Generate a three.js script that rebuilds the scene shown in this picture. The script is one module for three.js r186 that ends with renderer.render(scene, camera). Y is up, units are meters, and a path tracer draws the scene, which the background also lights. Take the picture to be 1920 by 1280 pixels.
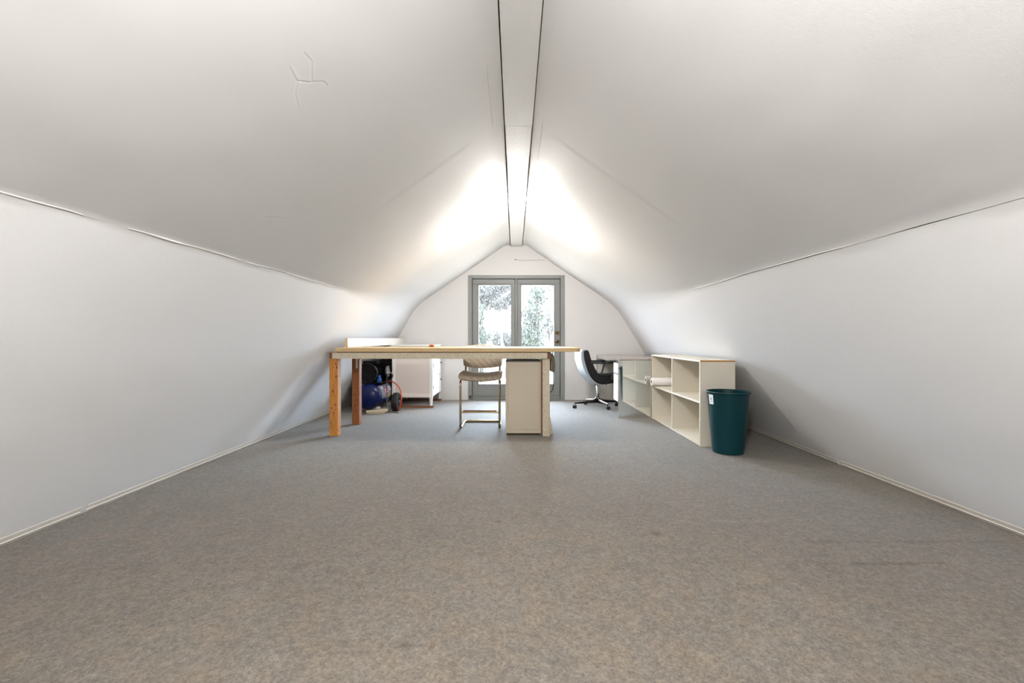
import * as THREE from 'three';
import { RoundedBoxGeometry } from 'three/addons/geometries/RoundedBoxGeometry.js';
import { mergeGeometries } from 'three/addons/utils/BufferGeometryUtils.js';
import { ImprovedNoise } from 'three/addons/math/ImprovedNoise.js';

// ---------- camera, sky, sun, exposure ----------
const scene = new THREE.Scene();
const camera = new THREE.PerspectiveCamera(2 * Math.atan(640 / 853) * 180 / Math.PI, 1.5, 0.05, 600);
camera.position.set(0, 1.02, 0);
camera.lookAt(0, 1.02, -1);
camera.setViewOffset(1920, 1280, -5, 6, 1920, 1280);      // lens shift of a few pixels
const renderer = new THREE.WebGLRenderer();
renderer.toneMapping = THREE.LinearToneMapping;
renderer.toneMappingExposure = 1.4;
renderer.shadowMap.enabled = true;
scene.background = new THREE.Color().setRGB(0.67, 0.81, 1.0);
scene.backgroundIntensity = 27.0;
const sun = new THREE.DirectionalLight(new THREE.Color().setRGB(1, 0.95, 0.86), 4.0);
sun.position.set(14, 26, 12); sun.target.position.set(0, 0, -20);
sun.castShadow = true;
Object.assign(sun.shadow.camera, { left: -45, right: 45, top: 45, bottom: -45, near: 1, far: 120 });
scene.add(sun, sun.target);
const LAMP = { color: new THREE.Color().setRGB(1, 0.99, 0.97), near: 10.2, far: 5.0 };

// ---------- helpers ----------
let seed = 7;
const rnd = () => { seed = (seed + 0x6d2b79f5) | 0; let t = Math.imul(seed ^ (seed >>> 15), 1 | seed); t = (t + Math.imul(t ^ (t >>> 7), 61 | t)) ^ t; return ((t ^ (t >>> 14)) >>> 0) / 4294967296; };
const perlin = new ImprovedNoise();
const V = (x, y, z) => new THREE.Vector3(x, y, z);
const clamp = (x, a = 0, b = 1) => Math.min(b, Math.max(a, x));
const smooth = (a, b, x) => { const t = clamp((x - a) / (b - a)); return t * t * (3 - 2 * t); };
const used = {};
const numbered = (n) => { const k = used[n] = (used[n] ?? -1) + 1; return k ? `${n}_${String(k).padStart(3, '0')}` : n; };
function mesh(name, geo, mat, parent) {
  const m = new THREE.Mesh(geo, mat); m.name = name; m.castShadow = m.receiveShadow = true; parent.add(m); return m;
}
function thing(name, label, category, [x, y, z] = [0, 0, 0], turn = 0, group) {
  const o = new THREE.Group(); o.name = numbered(name); o.position.set(x, y, z); o.rotation.y = turn;
  o.userData = { label, category }; if (group) o.userData.group = group; scene.add(o); return o;
}
function struct(name, label, category) {
  const o = new THREE.Group(); o.name = name; o.userData = { label, category, kind: 'structure' }; scene.add(o); return o;
}
// uv in metres by the main direction of each face
function metreUV(g, along = 'y') {
  const p = g.attributes.position, n = g.attributes.normal, uv = new Float32Array(p.count * 2);
  for (let i = 0; i < p.count; i++) {
    const x = p.getX(i), y = p.getY(i), z = p.getZ(i), a = Math.abs(n.getX(i)), b = Math.abs(n.getY(i)), c = Math.abs(n.getZ(i));
    let u, v;
    if (a >= b && a >= c) [u, v] = [z, y]; else if (b >= c) [u, v] = [x, z]; else [u, v] = [x, y];
    if (along === 'x') { if (a >= b && a >= c) [u, v] = [y, z]; else if (b >= c) [u, v] = [z, x]; else [u, v] = [y, x]; }
    if (along === 'z') { if (a >= b && a >= c) [u, v] = [y, z]; else if (b >= c) [u, v] = [x, z]; else [u, v] = [x, y]; }
    uv[2 * i] = u; uv[2 * i + 1] = v;
  }
  g.setAttribute('uv', new THREE.BufferAttribute(uv, 2)); return g;
}
// box from corner ranges, edges rounded by r
function box(x0, x1, y0, y1, z0, z1, r = 0.003, along = 'y') {
  const w = Math.abs(x1 - x0), h = Math.abs(y1 - y0), d = Math.abs(z1 - z0);
  const g = r > 0 ? new RoundedBoxGeometry(w, h, d, 2, Math.min(r, w / 2.01, h / 2.01, d / 2.01)) : new THREE.BoxGeometry(w, h, d);
  g.translate((x0 + x1) / 2, (y0 + y1) / 2, (z0 + z1) / 2);
  return metreUV(g, along);
}
const plain = (g) => { const n = g.index ? g.toNonIndexed() : g; for (const k of Object.keys(n.attributes)) if (!['position', 'normal', 'uv'].includes(k)) n.deleteAttribute(k); return n; };
const merge = (list) => mergeGeometries(list.map(plain));
const tube = (pts, r, seg = 48, closed = false, tension = 0.5) => new THREE.TubeGeometry(new THREE.CatmullRomCurve3(pts, closed, 'catmullrom', tension), seg, r, 10, closed);
// polyline with rounded corners as a tube
function bentTube(pts, r, bend = 0.05, radial = 12) {
  const path = new THREE.CurvePath(); let from = pts[0];
  for (let i = 1; i < pts.length - 1; i++) {
    const a = pts[i].clone().add(pts[i - 1].clone().sub(pts[i]).setLength(bend)), b = pts[i].clone().add(pts[i + 1].clone().sub(pts[i]).setLength(bend));
    path.add(new THREE.LineCurve3(from, a)); path.add(new THREE.QuadraticBezierCurve3(a, pts[i], b)); from = b;
  }
  path.add(new THREE.LineCurve3(from, pts[pts.length - 1]));
  const g = new THREE.TubeGeometry(path, pts.length * 26, r, radial, false);
  const caps = [[pts[0], pts[1]], [pts[pts.length - 1], pts[pts.length - 2]]].map(([p, q]) => {
    const c = new THREE.CircleGeometry(r, radial); c.applyQuaternion(new THREE.Quaternion().setFromUnitVectors(V(0, 0, 1), p.clone().sub(q).normalize())); return c.translate(p.x, p.y, p.z);
  });
  return merge([g, ...caps]);
}
const lathe = (pts, seg = 40) => new THREE.LatheGeometry(pts.map(([r, y]) => new THREE.Vector2(r, y)), seg);
const cyl = (r, h, seg = 24, r2 = r) => new THREE.CylinderGeometry(r2, r, h, seg);
// tileable value noise
function tileNoise(period, s) {
  let k = s * 7919 + 13; const lat = new Float32Array(period * period);
  for (let i = 0; i < lat.length; i++) { k = (Math.imul(k, 1664525) + 1013904223) | 0; lat[i] = (k >>> 8) / 16777216; }
  return (x, y) => {
    const xi = Math.floor(x), yi = Math.floor(y), fx = x - xi, fy = y - yi, u = fx * fx * (3 - 2 * fx), v = fy * fy * (3 - 2 * fy);
    const q = (a, b) => lat[(((b % period) + period) % period) * period + (((a % period) + period) % period)];
    return (q(xi, yi) * (1 - u) + q(xi + 1, yi) * u) * (1 - v) + (q(xi, yi + 1) * (1 - u) + q(xi + 1, yi + 1) * u) * v;
  };
}
function dataTex(w, h, fn, srgb = true) {
  const a = new Uint8Array(w * h * 4);
  for (let y = 0, o = 0; y < h; y++) for (let x = 0; x < w; x++, o += 4) { const c = fn(x, y); a[o] = clamp(c[0], 0, 255); a[o + 1] = clamp(c[1], 0, 255); a[o + 2] = clamp(c[2], 0, 255); a[o + 3] = 255; }
  const t = new THREE.DataTexture(a, w, h); t.wrapS = t.wrapT = THREE.RepeatWrapping; t.magFilter = THREE.LinearFilter; t.minFilter = THREE.LinearMipmapLinearFilter;
  if (srgb) t.colorSpace = THREE.SRGBColorSpace; t.needsUpdate = true; return t;
}
const std = (color, roughness = 0.6, extra = {}) => new THREE.MeshStandardMaterial({ color, roughness, ...extra });

// ---------- materials ----------
const plasterBump = (() => { const a = tileNoise(256, 3), b = tileNoise(64, 4); return dataTex(512, 512, (x, y) => { const v = 128 + 70 * (a(x / 2, y / 2) - 0.5) + 60 * (b(x / 8, y / 8) - 0.5); return [v, v, v]; }, false); })();
plasterBump.repeat.set(1 / 0.8, 1 / 0.8);
const wallMat = std('#dcdbda', 0.75, { bumpMap: plasterBump, bumpScale: 0.0005 });
const backWallMat = std('#dbd8d6', 0.75, { bumpMap: plasterBump, bumpScale: 0.0004 });
// left ceiling slope: its own relief holds the cracked dent (u: distance along the room, v: up the slope)
const crackRelief = (() => {
  const c = document.createElement('canvas'); c.width = 2048; c.height = 512; const g = c.getContext('2d');
  g.fillStyle = '#808080'; g.fillRect(0, 0, 2048, 512);
  const X = (d) => d / 8 * 2048, Y = (s) => 512 - s / 2 * 512;
  const lines = [[[1.739, 0.98], [1.824, 0.967], [1.874, 1.005], [1.914, 1.052], [1.949, 1.054]], [[1.83, 0.969], [1.875, 0.928], [1.952, 0.899]], [[1.88, 1.01], [1.783, 1.062], [1.724, 1.057]], [[2.5, 0.32], [2.56, 0.36], [2.68, 0.40]]];
  for (const [style, dx, dy, w] of [['#b8b8b8', 1, -2, 3], ['#303030', 0, 0, 2]]) {
    g.strokeStyle = style; g.lineWidth = w; g.lineJoin = 'round';
    for (const l of lines) { g.beginPath(); l.forEach(([d, s], i) => g[i ? 'lineTo' : 'moveTo'](X(d) + dx, Y(s) + dy)); g.stroke(); }
  }
  const im = g.getImageData(0, 0, 2048, 512).data, a = tileNoise(256, 8), b = tileNoise(64, 9);
  const t = dataTex(2048, 512, (x, y) => { const v = im[((511 - y) * 2048 + x) * 4] + 10 * (a(x / 8, y / 8) - 0.5) + 14 * (b(x / 32, y / 32) - 0.5); return [v, v, v]; }, false);
  t.repeat.set(1 / 8, 1 / 2); return t;
})();
const ceilLeftMat = std('#dcdbda', 0.75, { bumpMap: crackRelief, bumpScale: 0.0024 });
const tapeMat = std('#dddad6', 0.8);
const beamMat = std('#dad9d7', 0.6, { bumpMap: plasterBump, bumpScale: 0.0015 });
const boardMat = std('#d8d2c8', 0.6);
const doorMat = std('#868784', 0.5);
const doorLeafMat = std('#848583', 0.5);

// carpet: felted fibre, mottled; the large patches are in the vertex colours
const carpetTex = (() => {
  const N = 2048, a = tileNoise(1024, 11), b = tileNoise(512, 12), c = tileNoise(128, 13), d = tileNoise(32, 14), e = tileNoise(256, 15);
  return dataTex(N, N, (x, y) => {
    const k = N / 1024; const X = x / k, Y = y / k;
    const fib = a(X + 3 * b(X / 2, Y / 2), Y + 2 * c(X / 8, Y / 8)) - 0.5;
    const v = 0.36 * fib + 0.30 * (b(X / 2, Y / 2) - 0.5) + 0.30 * (e(X / 4, Y / 4) - 0.5) + 0.22 * (c(X / 8, Y / 8) - 0.5) + 0.07 * (d(X / 32, Y / 32) - 0.5);
    const warm = 4 * (d(X / 32 + 9, Y / 32 + 4) - 0.5) + 1.5 * (e(X / 4 + 40, Y / 4) - 0.5);
    const L = 1 + 0.62 * v;
    return [110 * L + warm, 102 * L, 92 * L - warm];
  });
})();
carpetTex.repeat.set(1 / 2.2, 1 / 2.2);
const carpetMat = new THREE.MeshPhysicalMaterial({ color: '#ffffff', roughness: 0.8, map: carpetTex, bumpMap: carpetTex, bumpScale: 0.004, vertexColors: true, sheen: 0.75, sheenColor: new THREE.Color('#ffffff'), sheenRoughness: 0.6 });

function woodTex(base, dark, s, knots) {
  const a = tileNoise(64, s), b = tileNoise(256, s + 1), kn = []; for (let i = 0; i < knots; i++) kn.push([rnd() * 256, rnd() * 1024, 5 + rnd() * 6]);
  const B = new THREE.Color(base).getRGB({}, THREE.SRGBColorSpace), D = new THREE.Color(dark).getRGB({}, THREE.SRGBColorSpace);
  const t = dataTex(256, 1024, (x, y) => {
    let w = 0.0, k = 0;
    for (const [kx, ky, r] of kn) { const q = Math.hypot(x - kx, (y - ky) / 1.5); k = Math.max(k, 1 - smooth(r * 0.5, r, q)); w += 10 * Math.exp(-q * q / 900) * Math.sign(x - kx); }
    const ring = 0.5 + 0.5 * Math.sin((x + w) * 0.23 + 5 * a(x / 16, y / 96)), fine = b(x, y / 24);
    const m = clamp(0.24 * ring * ring + 0.35 * (fine - 0.4) + 0.85 * k);
    return [255 * (B.r + (D.r - B.r) * m), 255 * (B.g + (D.g - B.g) * m), 255 * (B.b + (D.b - B.b) * m)];
  });
  t.repeat.set(1 / 0.25, 1 / 1.0); return t;
}
const pineMat = std('#ffffff', 0.55, { map: woodTex('#d08c40', '#6e3a10', 21, 36) });
const redPineMat = std('#ffffff', 0.6, { map: woodTex('#a06236', '#5d3216', 25, 24) });
const birchMat = std('#ffffff', 0.5, { map: woodTex('#d0b488', '#a98a5c', 29, 0) });
const brownWoodMat = std('#ffffff', 0.6, { map: woodTex('#7d5233', '#4a2c17', 33, 2) });
const darkBoardMat = std('#ffffff', 0.7, { map: woodTex('#4a3626', '#2c2018', 37, 0) });
// old cream paint with knocks and specks
const creamTex = (() => {
  const a = tileNoise(64, 41), b = tileNoise(256, 42), c = tileNoise(128, 43);
  const t = dataTex(512, 512, (x, y) => {
    const s = smooth(0.86, 0.93, c(x / 4, y / 4) * 0.75 + 0.3 * b(x / 2, y / 2)), v = 1 + 0.13 * (a(x / 8, y / 8) - 0.5) + 0.08 * (b(x / 2, y / 2) - 0.5);
    return [202 * v * (1 - 0.6 * s), 190 * v * (1 - 0.65 * s), 166 * v * (1 - 0.7 * s)];
  });
  t.repeat.set(1 / 0.6, 1 / 0.6); return t;
})();
const creamMat = std('#ffffff', 0.6, { map: creamTex });
const whitePaint = std('#eceae7', 0.45);
const pinkWhite = std('#ddd2cc', 0.5);
const knobMat = std('#3a3836', 0.35, { metalness: 0.6 });
const chrome = std('#d9d7d2', 0.16, { metalness: 1 });
const brassChrome = std('#c2ae88', 0.25, { metalness: 1 });
const mirrorSteel = std('#e4e6e4', 0.04, { metalness: 1 });
const brushedSteel = std('#b9b5ae', 0.28, { metalness: 1 });
const blackPlastic = std('#17171a', 0.45);
const blackLeather = new THREE.MeshPhysicalMaterial({ color: '#141315', roughness: 0.5, specularIntensity: 0.6 });
const greyShell = std('#959ca3', 0.45);
const blackIron = new THREE.MeshPhysicalMaterial({ color: '#08080a', roughness: 0.4, specularIntensity: 0.5 });
const tankBlue = new THREE.MeshPhysicalMaterial({ color: '#081546', roughness: 0.28, specularIntensity: 0.6 });
const rubber = std('#141312', 0.7);
const redHose = std('#c23a1c', 0.45);
const shelfMat = std('#d8d0c0', 0.5);
const fabricTex = (() => {
  const a = tileNoise(128, 51), b = tileNoise(256, 52), c = tileNoise(32, 53);
  const t = dataTex(512, 512, (x, y) => {
    const u = x + y, st = Math.sin(u * Math.PI * 2 / 128 + 1.5 * c(x / 16, y / 16)), st2 = Math.sin(u * Math.PI * 2 / 32), g = b(x / 2, y / 2) - 0.5, w = (x >> 1) + (y >> 1) & 1;
    const m = 0.5 + 0.20 * st + 0.10 * st2 + 0.3 * g, k = 0.94 + 0.08 * w + 0.16 * (a(x / 4, y / 4) - 0.5);
    return [(165 + 62 * m) * k, (152 + 54 * m) * k, (138 + 40 * m) * k];
  });
  t.repeat.set(1 / 0.32, 1 / 0.32); return t;
})();
const fabricMat = std('#ffffff', 0.95, { map: fabricTex, bumpMap: fabricTex, bumpScale: 0.003 });
const cabinetMat = std('#c6baa6', 0.5);
const tealPlastic = new THREE.MeshPhysicalMaterial({ color: '#06343b', roughness: 0.32, specularIntensity: 0.55 });

// ---------- structure: room shell ----------
const ZB = -7.53, ZF = 1.6;                                  // gable wall with the door, wall behind the camera
// cross-section of one side: floor corner -> knee -> ridge edge, with the knee eased over
const SIDE = {
  left: { sign: -1, floor: 2.52, slope: 0.574, ridge: [0.078, 2.562], flat: 0.15 },
  right: { sign: 1, floor: 2.62, slope: 0.613, ridge: [0.133, 2.562], flat: 0.19 },
};
const kneeY = (d) => 1.492 + 0.062 * smooth(4.6, 7.2, d);
const ease = (d, side) => (side === 'left' ? 0.035 : 0.06) + 0.17 * smooth(4.4, 6.4, d);
function section(side, part, t, d) {                         // point of the wall (t up from the floor) or the ceiling (t up from the knee)
  const S = SIDE[side], ky = kneeY(d), kx = S.floor - S.slope * ky, r = ease(d, side);
  const A = [S.floor, 0], K = [kx, ky], R = [S.flat, 2.556];
  const wl = Math.hypot(K[0] - A[0], K[1] - A[1]), cl = Math.hypot(R[0] - K[0], R[1] - K[1]);
  const a = [K[0] + (A[0] - K[0]) * r / wl, K[1] + (A[1] - K[1]) * r / wl], b = [K[0] + (R[0] - K[0]) * r / cl, K[1] + (R[1] - K[1]) * r / cl];
  const q = (u) => [0, 1].map((i) => (1 - u) * (1 - u) * a[i] + 2 * u * (1 - u) * K[i] + u * u * b[i]);
  let p;
  if (part === 'wall') p = t < 0.8 ? [0, 1].map((i) => A[i] + (a[i] - A[i]) * t / 0.8) : q((t - 0.8) / 0.2 * 0.5);
  else if (t < 0.15) p = q(0.5 + t / 0.15 * 0.5);
  else if (t < 0.93) { const u = (t - 0.15) / 0.78, e = [S.flat + 0.03, 2.54]; p = [0, 1].map((i) => b[i] + (e[i] - b[i]) * u); }
  else { const u = (t - 0.93) / 0.07, e = [S.flat + 0.03, 2.54], m = [S.flat, 2.558]; p = [0, 1].map((i) => (1 - u) * (1 - u) * e[i] + 2 * u * (1 - u) * m[i] + u * u * S.ridge[i]); }
  // unevenness of the old boards, fading out at floor and ridge
  const sx = S.sign * 5, fade = part === 'wall' ? smooth(0, 0.25, t) : 1 - smooth(0.8, 0.95, t);
  let n = 0.010 * perlin.noise(p[0] * 1.1 + sx, p[1] * 1.1, d * 0.7) + 0.003 * perlin.noise(p[0] * 4 + sx, p[1] * 4, d * 3);
  if (part === 'ceiling' || t > 0.79) n += 0.006 * perlin.noise(sx, 3.3, d * 2.2) * (part === 'wall' ? smooth(0.79, 1, t) : 1 - smooth(0.15, 0.4, t));
  // board joint across the slope, a third of the way in
  if (part === 'ceiling') n += 0.004 * smooth(3.28, 3.36, d) * smooth(0.15, 0.5, t);
  n *= fade * smooth(-ZB, -ZB - 0.25, d);
  const tx = part === 'wall' ? [-0.9, -0.45] : [-0.55, -0.83];
  return V(S.sign * (p[0] + tx[0] * n), p[1] + tx[1] * n, -d);
}
function shell(side, part, nt, nd) {
  const pos = [], nor = [], uv = [], idx = [], d0 = -ZF, d1 = -ZB, s = SIDE[side].sign;
  let at = 0;
  for (let i = 0; i <= nt; i++) for (let j = 0; j <= nd; j++) {
    const t = i / nt, d = d0 + (d1 - d0) * j / nd, e = 1e-3;
    const p = section(side, part, t, d), tt = clamp(t, e, 1 - e);
    const dt = section(side, part, tt + e, d).sub(section(side, part, tt - e, d)), dd = section(side, part, t, d + 0.004).sub(section(side, part, t, d - 0.004));
    const n = dt.cross(dd).normalize(); if (n.x * s > 0 || (Math.abs(n.x) < 0.02 && n.y > 0)) n.negate();
    pos.push(p.x, p.y, p.z); nor.push(n.x, n.y, n.z);
    const S = SIDE[side], ky = kneeY(d);
    uv.push(d, part === 'wall' ? Math.hypot(p.x - s * S.floor, p.y) : Math.hypot(p.x - s * (S.floor - S.slope * ky), p.y - ky));
  }
  for (let i = 0; i < nt; i++) for (let j = 0; j < nd; j++) {
    const a = i * (nd + 1) + j, b = a + 1, c = a + nd + 1, f = c + 1;
    idx.push(...(s < 0 ? [a, b, c, b, f, c] : [a, c, b, b, c, f]));
  }
  const g = new THREE.BufferGeometry();
  g.setAttribute('position', new THREE.Float32BufferAttribute(pos, 3)); g.setAttribute('normal', new THREE.Float32BufferAttribute(nor, 3)); g.setAttribute('uv', new THREE.Float32BufferAttribute(uv, 2)); g.setIndex(idx);
  return g;
}
// the boarding behind the plaster: a straight slab, so that the shell has thickness
function slab(pts) { const sh = new THREE.Shape(pts.map(([x, y]) => new THREE.Vector2(x, y))); const g = new THREE.ExtrudeGeometry(sh, { depth: ZF - ZB + 0.3, bevelEnabled: false }); g.translate(0, 0, ZB - 0.15); return metreUV(g); }

for (const side of ['left', 'right']) {
  const s = SIDE[side].sign, F = SIDE[side].floor, k = [F - SIDE[side].slope * 1.5, 1.5];
  const w = struct('wall_' + side, `white slanted knee wall on the ${side}, rising from the carpet`, 'wall');
  mesh('plaster', shell(side, 'wall', 40, 300), wallMat, w);
  mesh('boarding', slab([[s * (F + 0.10), -0.1], [s * (F + 0.25), -0.1], [s * (k[0] + 0.22), k[1] + 0.17], [s * (k[0] + 0.09), k[1] + 0.10]]), boardMat, w);
}
const ceiling = struct('ceiling', 'white gambrel ceiling of two plastered slopes meeting at the ridge', 'ceiling');
for (const side of ['left', 'right']) {
  const s = SIDE[side].sign, F = SIDE[side].floor, k = [F - SIDE[side].slope * 1.5, 1.5];
  mesh('plaster_slope', shell(side, 'ceiling', 48, 320), side === 'left' ? ceilLeftMat : wallMat, ceiling);
  mesh('boarding', slab([[s * (k[0] + 0.09), k[1] + 0.10], [s * (k[0] + 0.22), k[1] + 0.17], [s * 0.01, 2.86], [s * 0.01, 2.72]]), boardMat, ceiling);
}
// loose paper tape along the knees and beside the ridge, its edge torn
function tornTape(side, d0, d1, width, at, lift) {
  const n = Math.round((d1 - d0) / 0.02), pos = [], idx = [];
  for (let i = 0; i <= n; i++) {
    const d = d0 + (d1 - d0) * i / n, end = smooth(0, 0.06, d - d0) * smooth(0, 0.06, d1 - d);
    const w = width * (0.45 + 0.8 * Math.abs(perlin.noise(d * 3.1, at * 9, 1.7)) + 0.35 * perlin.noise(d * 17, 4, at)) * (0.25 + 0.75 * end);
    const l = 0.0015 + lift * end * Math.abs(perlin.noise(d * 4.3, 7.7, at * 5)), a = section(side, 'ceiling', at, d), b = section(side, 'ceiling', Math.min(1, at + w), d);
    const s = SIDE[side].sign, nx = -s * 0.55, ny = -0.83;
    for (const [p, q] of [[a, l + 0.001], [b, 0.0015], [a, l - 0.0015 < 0 ? -0.002 : l - 0.0015], [b, -0.002]]) pos.push(p.x + nx * q, p.y + ny * q, p.z);
    if (i) for (const [u, v] of [[0, 1], [1, 3], [3, 2], [2, 0]]) { const A = (i - 1) * 4, B = i * 4; idx.push(A + u, A + v, B + u, A + v, B + v, B + u); }
  }
  const g = new THREE.BufferGeometry(); g.setAttribute('position', new THREE.Float32BufferAttribute(pos, 3)); g.setIndex(idx);
  const h = g.toNonIndexed(); h.computeVertexNormals(); return h;
}
for (const [side, d0, d1, w, at, l] of [['left', 1.2, 1.75, 0.02, 0.02, 0.003], ['left', 1.95, 2.75, 0.03, 0.02, 0.006], ['left', 2.8, 3.1, 0.02, 0.02, 0.003], ['left', 3.3, 4.2, 0.014, 0.02, 0.003], ['right', 2.3, 3.1, 0.008, 0.01, 0.002], ['right', 3.3, 4.4, 0.010, 0.01, 0.003], ['left', 2.55, 3.3, 0.008, 0.95, 0.004], ['right', 3.2, 3.9, 0.008, 0.95, 0.004]])
  mesh('torn_tape', tornTape(side, d0, d1, w, at, l), tapeMat, ceiling);
// ridge beam: boards butted end to end
const beam = struct('trim_1', 'painted ridge beam of butted boards along the ceiling peak', 'beam');
for (const [d0, d1, y, w] of [[-1.6, 3.235, 2.528, 0], [3.239, 3.77, 2.531, 0.002], [3.774, 7.53, 2.534, 0.004]]) mesh('board', box(-0.070 + w, 0.126 - w, y, 2.72, -d1, -d0, 0.004, 'z'), beamMat, beam);

// floor with carpet
const floor = struct('floor', 'worn taupe felt carpet covering the whole attic floor', 'floor');
{
  const nx = 400, nz = 640, x0 = -2.62, x1 = 2.72, g = new THREE.PlaneGeometry(x1 - x0, ZF - ZB, nx, nz); g.rotateX(-Math.PI / 2); g.translate((x0 + x1) / 2, 0, (ZF + ZB) / 2);
  const p = g.attributes.position, col = new Float32Array(p.count * 3), uv = g.attributes.uv;
  const spots = [[-0.366, 1.51, 0.016, 0.42], [-0.089, 2.53, 0.014, 0.45], [0.738, 2.377, 0.022, 0.5], [0.80, 2.33, 0.013, 0.4], [1.02, 2.02, 0.010, 0.3], [-0.62, 1.98, 0.012, 0.3], [0.31, 1.78, 0.01, 0.25]];
  const lines = [[1.459, 2.285, 2.45, 2.28, 0.010, 0.22], [1.374, 2.057, 1.94, 2.065, 0.007, 0.34], [1.1, 2.55, 1.45, 2.53, 0.012, -0.14], [-1.3, 2.0, -0.9, 2.05, 0.02, 0.08]];
  for (let i = 0; i < p.count; i++) {
    const x = p.getX(i), d = -p.getZ(i);
    const big = perlin.noise(x * 1.1, d * 1.1, 2.1), mid = perlin.noise(x * 3.7, d * 2.6, 8.4), sm = perlin.noise(x * 11, d * 9, 5.5);
    let L = 0.92 * (1 + 0.05 * big + 0.05 * mid + 0.03 * sm), warm = 0.02 * perlin.noise(x * 0.9 + 4, d * 0.9, 6.6) + 0.012 * perlin.noise(x * 5 + 4, d * 4, 9.6);
    for (const [sx, sd, r, k] of spots) { const q = Math.hypot(x - sx, (d - sd)) * (1 + 0.4 * perlin.noise(x * 60, d * 60, 1)); const m = k * (1 - smooth(r * 0.5, r * 1.6, q)); L *= 1 - m; warm += 0.25 * m; }
    for (const [ax, ad, bx, bd, r, k] of lines) { const t = clamp(((x - ax) * (bx - ax) + (d - ad) * (bd - ad)) / ((bx - ax) ** 2 + (bd - ad) ** 2)), q = Math.hypot(x - ax - t * (bx - ax), d - ad - t * (bd - ad)) + 0.012 * perlin.noise(x * 9, d * 9, 3); const m = k * (1 - smooth(r * 0.4, r * 2, q)); L *= 1 - m; warm += 0.2 * Math.max(0, m); }
    col[3 * i] = L * (1 + warm); col[3 * i + 1] = L; col[3 * i + 2] = L * (1 - warm);
    uv.setXY(i, x, d);
  }
  g.setAttribute('color', new THREE.BufferAttribute(col, 3));
  mesh('carpet', g, carpetMat, floor);
  mesh('subfloor', box(-2.75, 2.85, -0.16, -0.004, ZB - 0.15, ZF + 0.15, 0), boardMat, floor);
}

// gable wall with the opening for the doors
{
  const w = struct('wall_back', 'white gable end wall around the glazed double door', 'wall');
  const sh = new THREE.Shape([[-2.72, -0.1], [-0.735, -0.1], [-0.735, 2.03], [0.785, 2.03], [0.785, -0.1], [2.82, -0.1], [1.85, 1.7], [0.1, 2.85], [-0.05, 2.85], [-1.82, 1.7]].map(([x, y]) => new THREE.Vector2(x, y)));
  const g = new THREE.ExtrudeGeometry(sh, { depth: 0.15, bevelEnabled: false }); g.translate(0, 0, ZB - 0.15);
  mesh('plaster', metreUV(g), backWallMat, w);
  const f = struct('wall_front', 'white end wall behind the camera', 'wall');
  const g2 = new THREE.ExtrudeGeometry(new THREE.Shape([[-2.72, -0.1], [2.82, -0.1], [1.85, 1.7], [0.1, 2.85], [-0.05, 2.85], [-1.82, 1.7]].map(([x, y]) => new THREE.Vector2(x, y))), { depth: 0.15, bevelEnabled: false }); g2.translate(0, 0, ZF);
  mesh('plaster', metreUV(g2), wallMat, f);
}
// low strips along the floor, following the slant
for (const [side, gaps] of [['left', [[2.62, 2.655]]], ['right', [[3.62, 3.66]]]]) {
  const b = struct('baseboard_' + side, `thin cream floor strip along the ${side} knee wall`, 'baseboard'), S = SIDE[side], ux = -S.slope, L = Math.hypot(S.slope, 1);
  const at = (h, out) => [S.sign * (S.floor + ux / L * h - out / L), h / L - out * S.slope / L + out * 0.0];
  const cuts = [-1.6, ...gaps.flat(), 7.53];
  for (let i = 0; i < cuts.length; i += 2) {
    const pts = [at(-0.02, 0), at(0.058, 0), at(0.058, 0.0015), at(0.054, 0.0025), at(0.026, 0.003), at(0.024, 0.006), at(-0.012, 0.007)].map(([x, y]) => new THREE.Vector2(x, Math.max(y, -0.003)));
    const g = new THREE.ExtrudeGeometry(new THREE.Shape(pts), { depth: cuts[i + 1] - cuts[i], bevelEnabled: false }); g.translate(0, 0, -cuts[i + 1]);
    mesh('strip', metreUV(g), boardMat, b);
  }
}

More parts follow.
